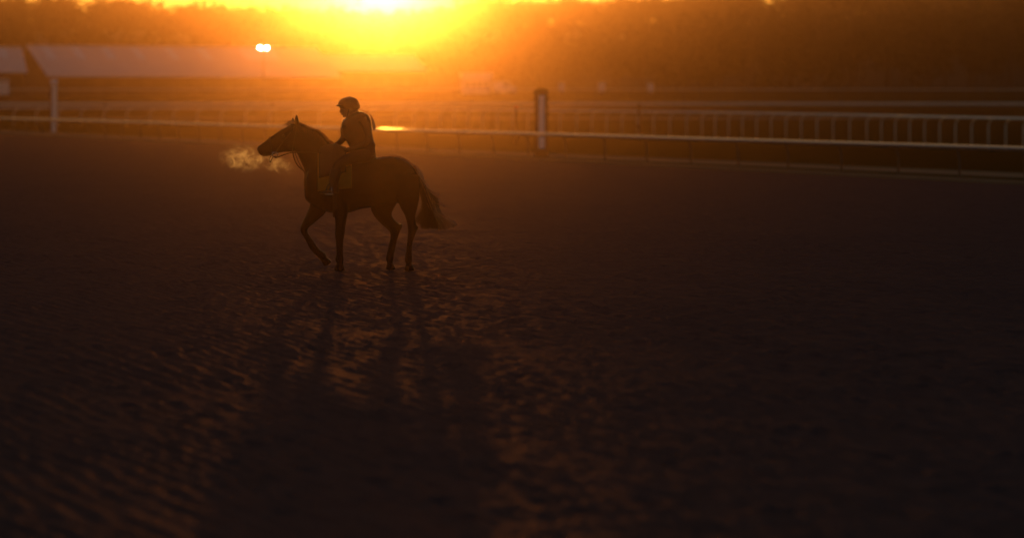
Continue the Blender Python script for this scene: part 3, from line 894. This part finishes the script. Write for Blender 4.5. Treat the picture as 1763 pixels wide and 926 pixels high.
m_ = MB(); m_.tube(curve_pts([P(507,261,.05), P(511,272,.05), P(516,283,.05), P(522,293,.05), P(526,300,.06)], 20), 0.006, 5)
sb(m_.build('neck_strap', M['leather'], bridle))
m_ = MB(); m_.tube(curve_pts([P(471,268,-.03), P(468,274,-.02), P(465,279,0), P(463.5,274,.02), P(467,268,.03)], 18), 0.006, 4)
sb(m_.build('chin_strap', M['leather'], bridle))

# ---- rider
rider = thing('person', 'rider in dark jacket and helmet with visor, sitting on the bay horse and looking down', 'person', (P(620,0).x, HY, P(0,268).z))
Ro = Vector((P(620,0).x, 0, P(0,268).z))
def sr(o): o.matrix_parent_inverse = Matrix.Translation(-Ro); return o
R_torso = [(604,272,647,276,.165),(604,262,646.5,263,.16),(600,250,645.5,250,.16),(592,238,643,238,.17),(587.5,225,640.5,225,.185),(587.5,213,639.5,212,.19),(593,205,637,202,.18),(601,199.5,630,195,.13),(606,196,622,192,.08)]
R_head = [(597,203,606,203,.035),(592,198.5,611,197.5,.058),(589,194,614.5,193,.07),(587,188.5,616.5,188,.078),(587,182,617,182,.08),(589,176,615,176,.074),(595,171.5,609,171.5,.05)]
R_neck = [(600,192,616,188,.055),(602,199,619,195,.058),(604,206,624,203,.065)]
def limb(mb, pts, radii, n=14):
    cp = curve_pts(pts, 20); rr = np.interp(np.linspace(0, len(radii)-1, len(cp)), range(len(radii)), radii)
    mb.tube(cp, list(rr), n)
arm_n = [P(624,204,-.20), P(632,224,-.235), P(632,243,-.24), P(612,254,-.19), P(592,259.5,-.12)]
arm_f = [P(598,208,.17), P(593,222,.18), P(592,236,.17), P(586,244.5,.13), P(577,249.5,.09)]
ar = [.062,.056,.047,.042,.030]
def hand(mb, base, side):
    # palm and five bent fingers closed round the rein
    d = Vector((-1, 0, -0.12)).normalized(); up = Vector((-.12, 0, 1)).normalized(); sv = Vector((0, side, 0))
    sphere(mb, base + d*0.045, 0.036, (1.25, .62, 1.05))
    for q, (ln, dz) in enumerate(((.066,.026),(.074,.010),(.070,-.007),(.056,-.023))):
        k0 = base + d*0.075 + up*dz
        pts = [base + d*0.04 + up*dz*.8, k0, k0 + d*ln*.30 - sv*ln*.25, k0 + d*ln*.12 - sv*ln*.62, k0 - d*ln*.22 - sv*ln*.6]
        mb.tube(curve_pts(pts, 10), 0.0095, 7)
    t0 = base + d*0.03 + up*0.025
    mb.tube(curve_pts([t0, t0 + d*0.025 + up*0.018 - sv*0.015, t0 + d*0.05 + up*0.012 - sv*0.03], 8), [0.012]*7+[0.010]*2, 7) if False else mb.tube([t0, t0 + d*0.025 + up*0.018 - sv*0.015, t0 + d*0.052 + up*0.010 - sv*0.032], [0.0125,0.0115,0.009], 7)
leg_n = [P(632,268,-.13), P(608,271,-.27), P(583,282,-.345), P(577,302,-.36), P(575,320,-.35)]
leg_f = [P(632,268,.13), P(608,271,.27), P(583,282,.345), P(577,302,.36), P(575,320,.35)]
lr = [.10,.088,.062,.056,.040]
b = MB()
loft(b, [(x[0]+2,x[1],x[2]-2,x[3],x[4]-.02) for x in R_torso]); loft(b, R_neck); loft(b, R_head)
# face: nose, brow, lips, chin, ears
sphere(b, P(586.2,191.5), .015, (1.2,.9,1.5)); sphere(b, P(588,196.2), .014, (1.0,1.6,.8)); sphere(b, P(592.3,200), .022, (1.0,1.2,.9)); sphere(b, P(588.3,186.5), .03, (.8,1.7,.6))
for sy in (-1,1): sphere(b, P(604,191,sy*.078), .024, (.7,.4,1.2))
limb(b, arm_n, [r_-.012 for r_ in ar]); limb(b, arm_f, [r_-.012 for r_ in ar])
hand(b, P(590,260.2,-.115), -1); hand(b, P(577,249.8,.09), 1)
limb(b, leg_n, [r_-.012 for r_ in lr]); limb(b, leg_f, [r_-.012 for r_ in lr])
sr(merge(b, 'body', M['skin'], rider, 0.0085, 2))
b = MB()
loft(b, R_torso); limb(b, arm_n, ar); limb(b, arm_f, ar)
loft(b, [(602,196.5,622,193,.075),(601,201,626,198,.10)])
sphere(b, P(642,250,0), .04, (.9,2.4,1.3)); sphere(b, P(628,202,-.13), .055); sphere(b, P(602,206,.14), .06)
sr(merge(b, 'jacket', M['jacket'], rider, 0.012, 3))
b = MB()
loft(b, [(606,262,647,262,.15),(605,272,648,275,.165),(612,280,644,280,.12)])
limb(b, leg_n[:4], lr[:4]); limb(b, leg_f[:4], lr[:4])
sr(merge(b, 'breeches', M['breeches'], rider, 0.013, 2))
for sy in (-1, 1):
    b = MB()
    L_ = [P(580,290,sy*.352), P(576,304,sy*.36), P(575,320,sy*.35), P(576,328,sy*.345)]
    limb(b, L_, [.080,.076,.058,.05])
    loft(b, [(583,322,583,331.5,.036,sy*.345),(575,320,575,331.5,.038,sy*.345),(566,325,566,331.5,.042,sy*.345),(557,327.5,557,332,.040,sy*.345),(551,329,551,332.5,.026,sy*.345)])
    sr(merge(b, 'boot', M['boot'], rider, 0.012, 2))
# helmet with peak
b = MB()
loft(b, [(596,167.3,607,167.3,.045),(589.5,169.3,612,169,.085),(584.5,173,616,172.5,.108),(582,177.5,618.5,177.5,.118),(582,182.5,620.2,182.5,.120),(584.5,186,619.3,187.5,.112)])
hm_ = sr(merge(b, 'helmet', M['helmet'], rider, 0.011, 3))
b = MB()
loft(b, [(590,177,590,185,.095),(584.5,178.5,584.5,184,.085),(580.5,180.5,580.5,183.2,.06),(578,181.8,578,182.8,.03)])
pk = merge(b, 'peak', M['helmet'], hm_, 0.009, 2)
b = MB(); b.tube(curve_pts([P(601,186,-.10), P(599,195,-.075), P(598,202.5,0), P(599,195,.075), P(601,186,.10)], 24), 0.006, 5)
b.build('chin_strap', M['leather'], hm_)
# ponytail blowing off the back
roots = []
for i in range(260):
    y0 = hr.gauss(-.04, .012)
    p = P(618, 189, y0); e = hr.gauss(0, 1)
    roots.append([p, P(628+e*.6, 192.3, y0*1.6), P(636.5+e*.8, 197+e*.7, y0*2.5), P(642.5+e*1.0, 209+e, y0*3.4), P(644+e*1.2, 222+hr.uniform(-4,3), y0*3.6+hr.gauss(0,.01))])
sr(strands('ponytail', roots, M['hair_lit'], rider, 0.0028, 14))

# ------------------------------------------------------------------ breath
b = MB()
sphere(b, P(416,272), 1.0, (.40,.24,.27), 14); sphere(b, P(474,282), 1.0, (.36,.20,.20), 14)
br = merge(b, 'breath_vapour', M['skin'], None, 0.03, 2)
br.location = (0, HY, 0)
br.data.materials.clear()
vm = bpy.data.materials.new('breath'); vm.use_nodes = True
n_ = vm.node_tree.nodes; l_ = vm.node_tree.links
n_.remove(n_['Principled BSDF'])
vp = n_.new('ShaderNodeVolumePrincipled'); vp.inputs['Color'].default_value = (.95,.88,.78,1); vp.inputs['Anisotropy'].default_value = 0.75
tc = n_.new('ShaderNodeTexCoord'); nz = n_.new('ShaderNodeTexNoise'); nz.inputs['Scale'].default_value = 10.0; nz.inputs['Detail'].default_value = 7; nz.inputs['Roughness'].default_value = 0.68; nz.inputs['Distortion'].default_value = 0.8
mr = n_.new('ShaderNodeMapRange'); mr.inputs['From Min'].default_value = 0.47; mr.inputs['From Max'].default_value = 0.70; mr.inputs['To Max'].default_value = 7.5
def puff(c, r_, tilt):
    mp = n_.new('ShaderNodeMapping'); mp.vector_type = 'TEXTURE'
    mp.inputs['Location'].default_value = c; mp.inputs['Rotation'].default_value = (0, tilt, 0); mp.inputs['Scale'].default_value = r_
    gr = n_.new('ShaderNodeTexGradient'); gr.gradient_type = 'SPHERICAL'
    l_.new(tc.outputs['Object'], mp.inputs['Vector']); l_.new(mp.outputs[0], gr.inputs['Vector']); return gr.outputs['Fac']
g1 = puff(tuple(P(417,272)), (.34,.20,.21), 0.12); g2_ = puff(tuple(P(472,281)), (.33,.16,.13), 0.32)
ma = n_.new('ShaderNodeMath'); ma.operation = 'ADD'; l_.new(g1, ma.inputs[0]); l_.new(g2_, ma.inputs[1])
mm = n_.new('ShaderNodeMath'); mm.operation = 'MULTIPLY'; l_.new(ma.outputs[0], mm.inputs[0])
l_.new(tc.outputs['Object'], nz.inputs['Vector']); l_.new(nz.outputs['Fac'], mr.inputs['Value']); l_.new(mr.outputs[0], mm.inputs[1]); l_.new(mm.outputs[0], vp.inputs['Density'])
l_.new(vp.outputs[0], n_['Material Output'].inputs['Volume'])
br.data.materials.append(vm)
tag(br, 'steaming breath cloud drifting from the horse muzzle', None, None, 'stuff')
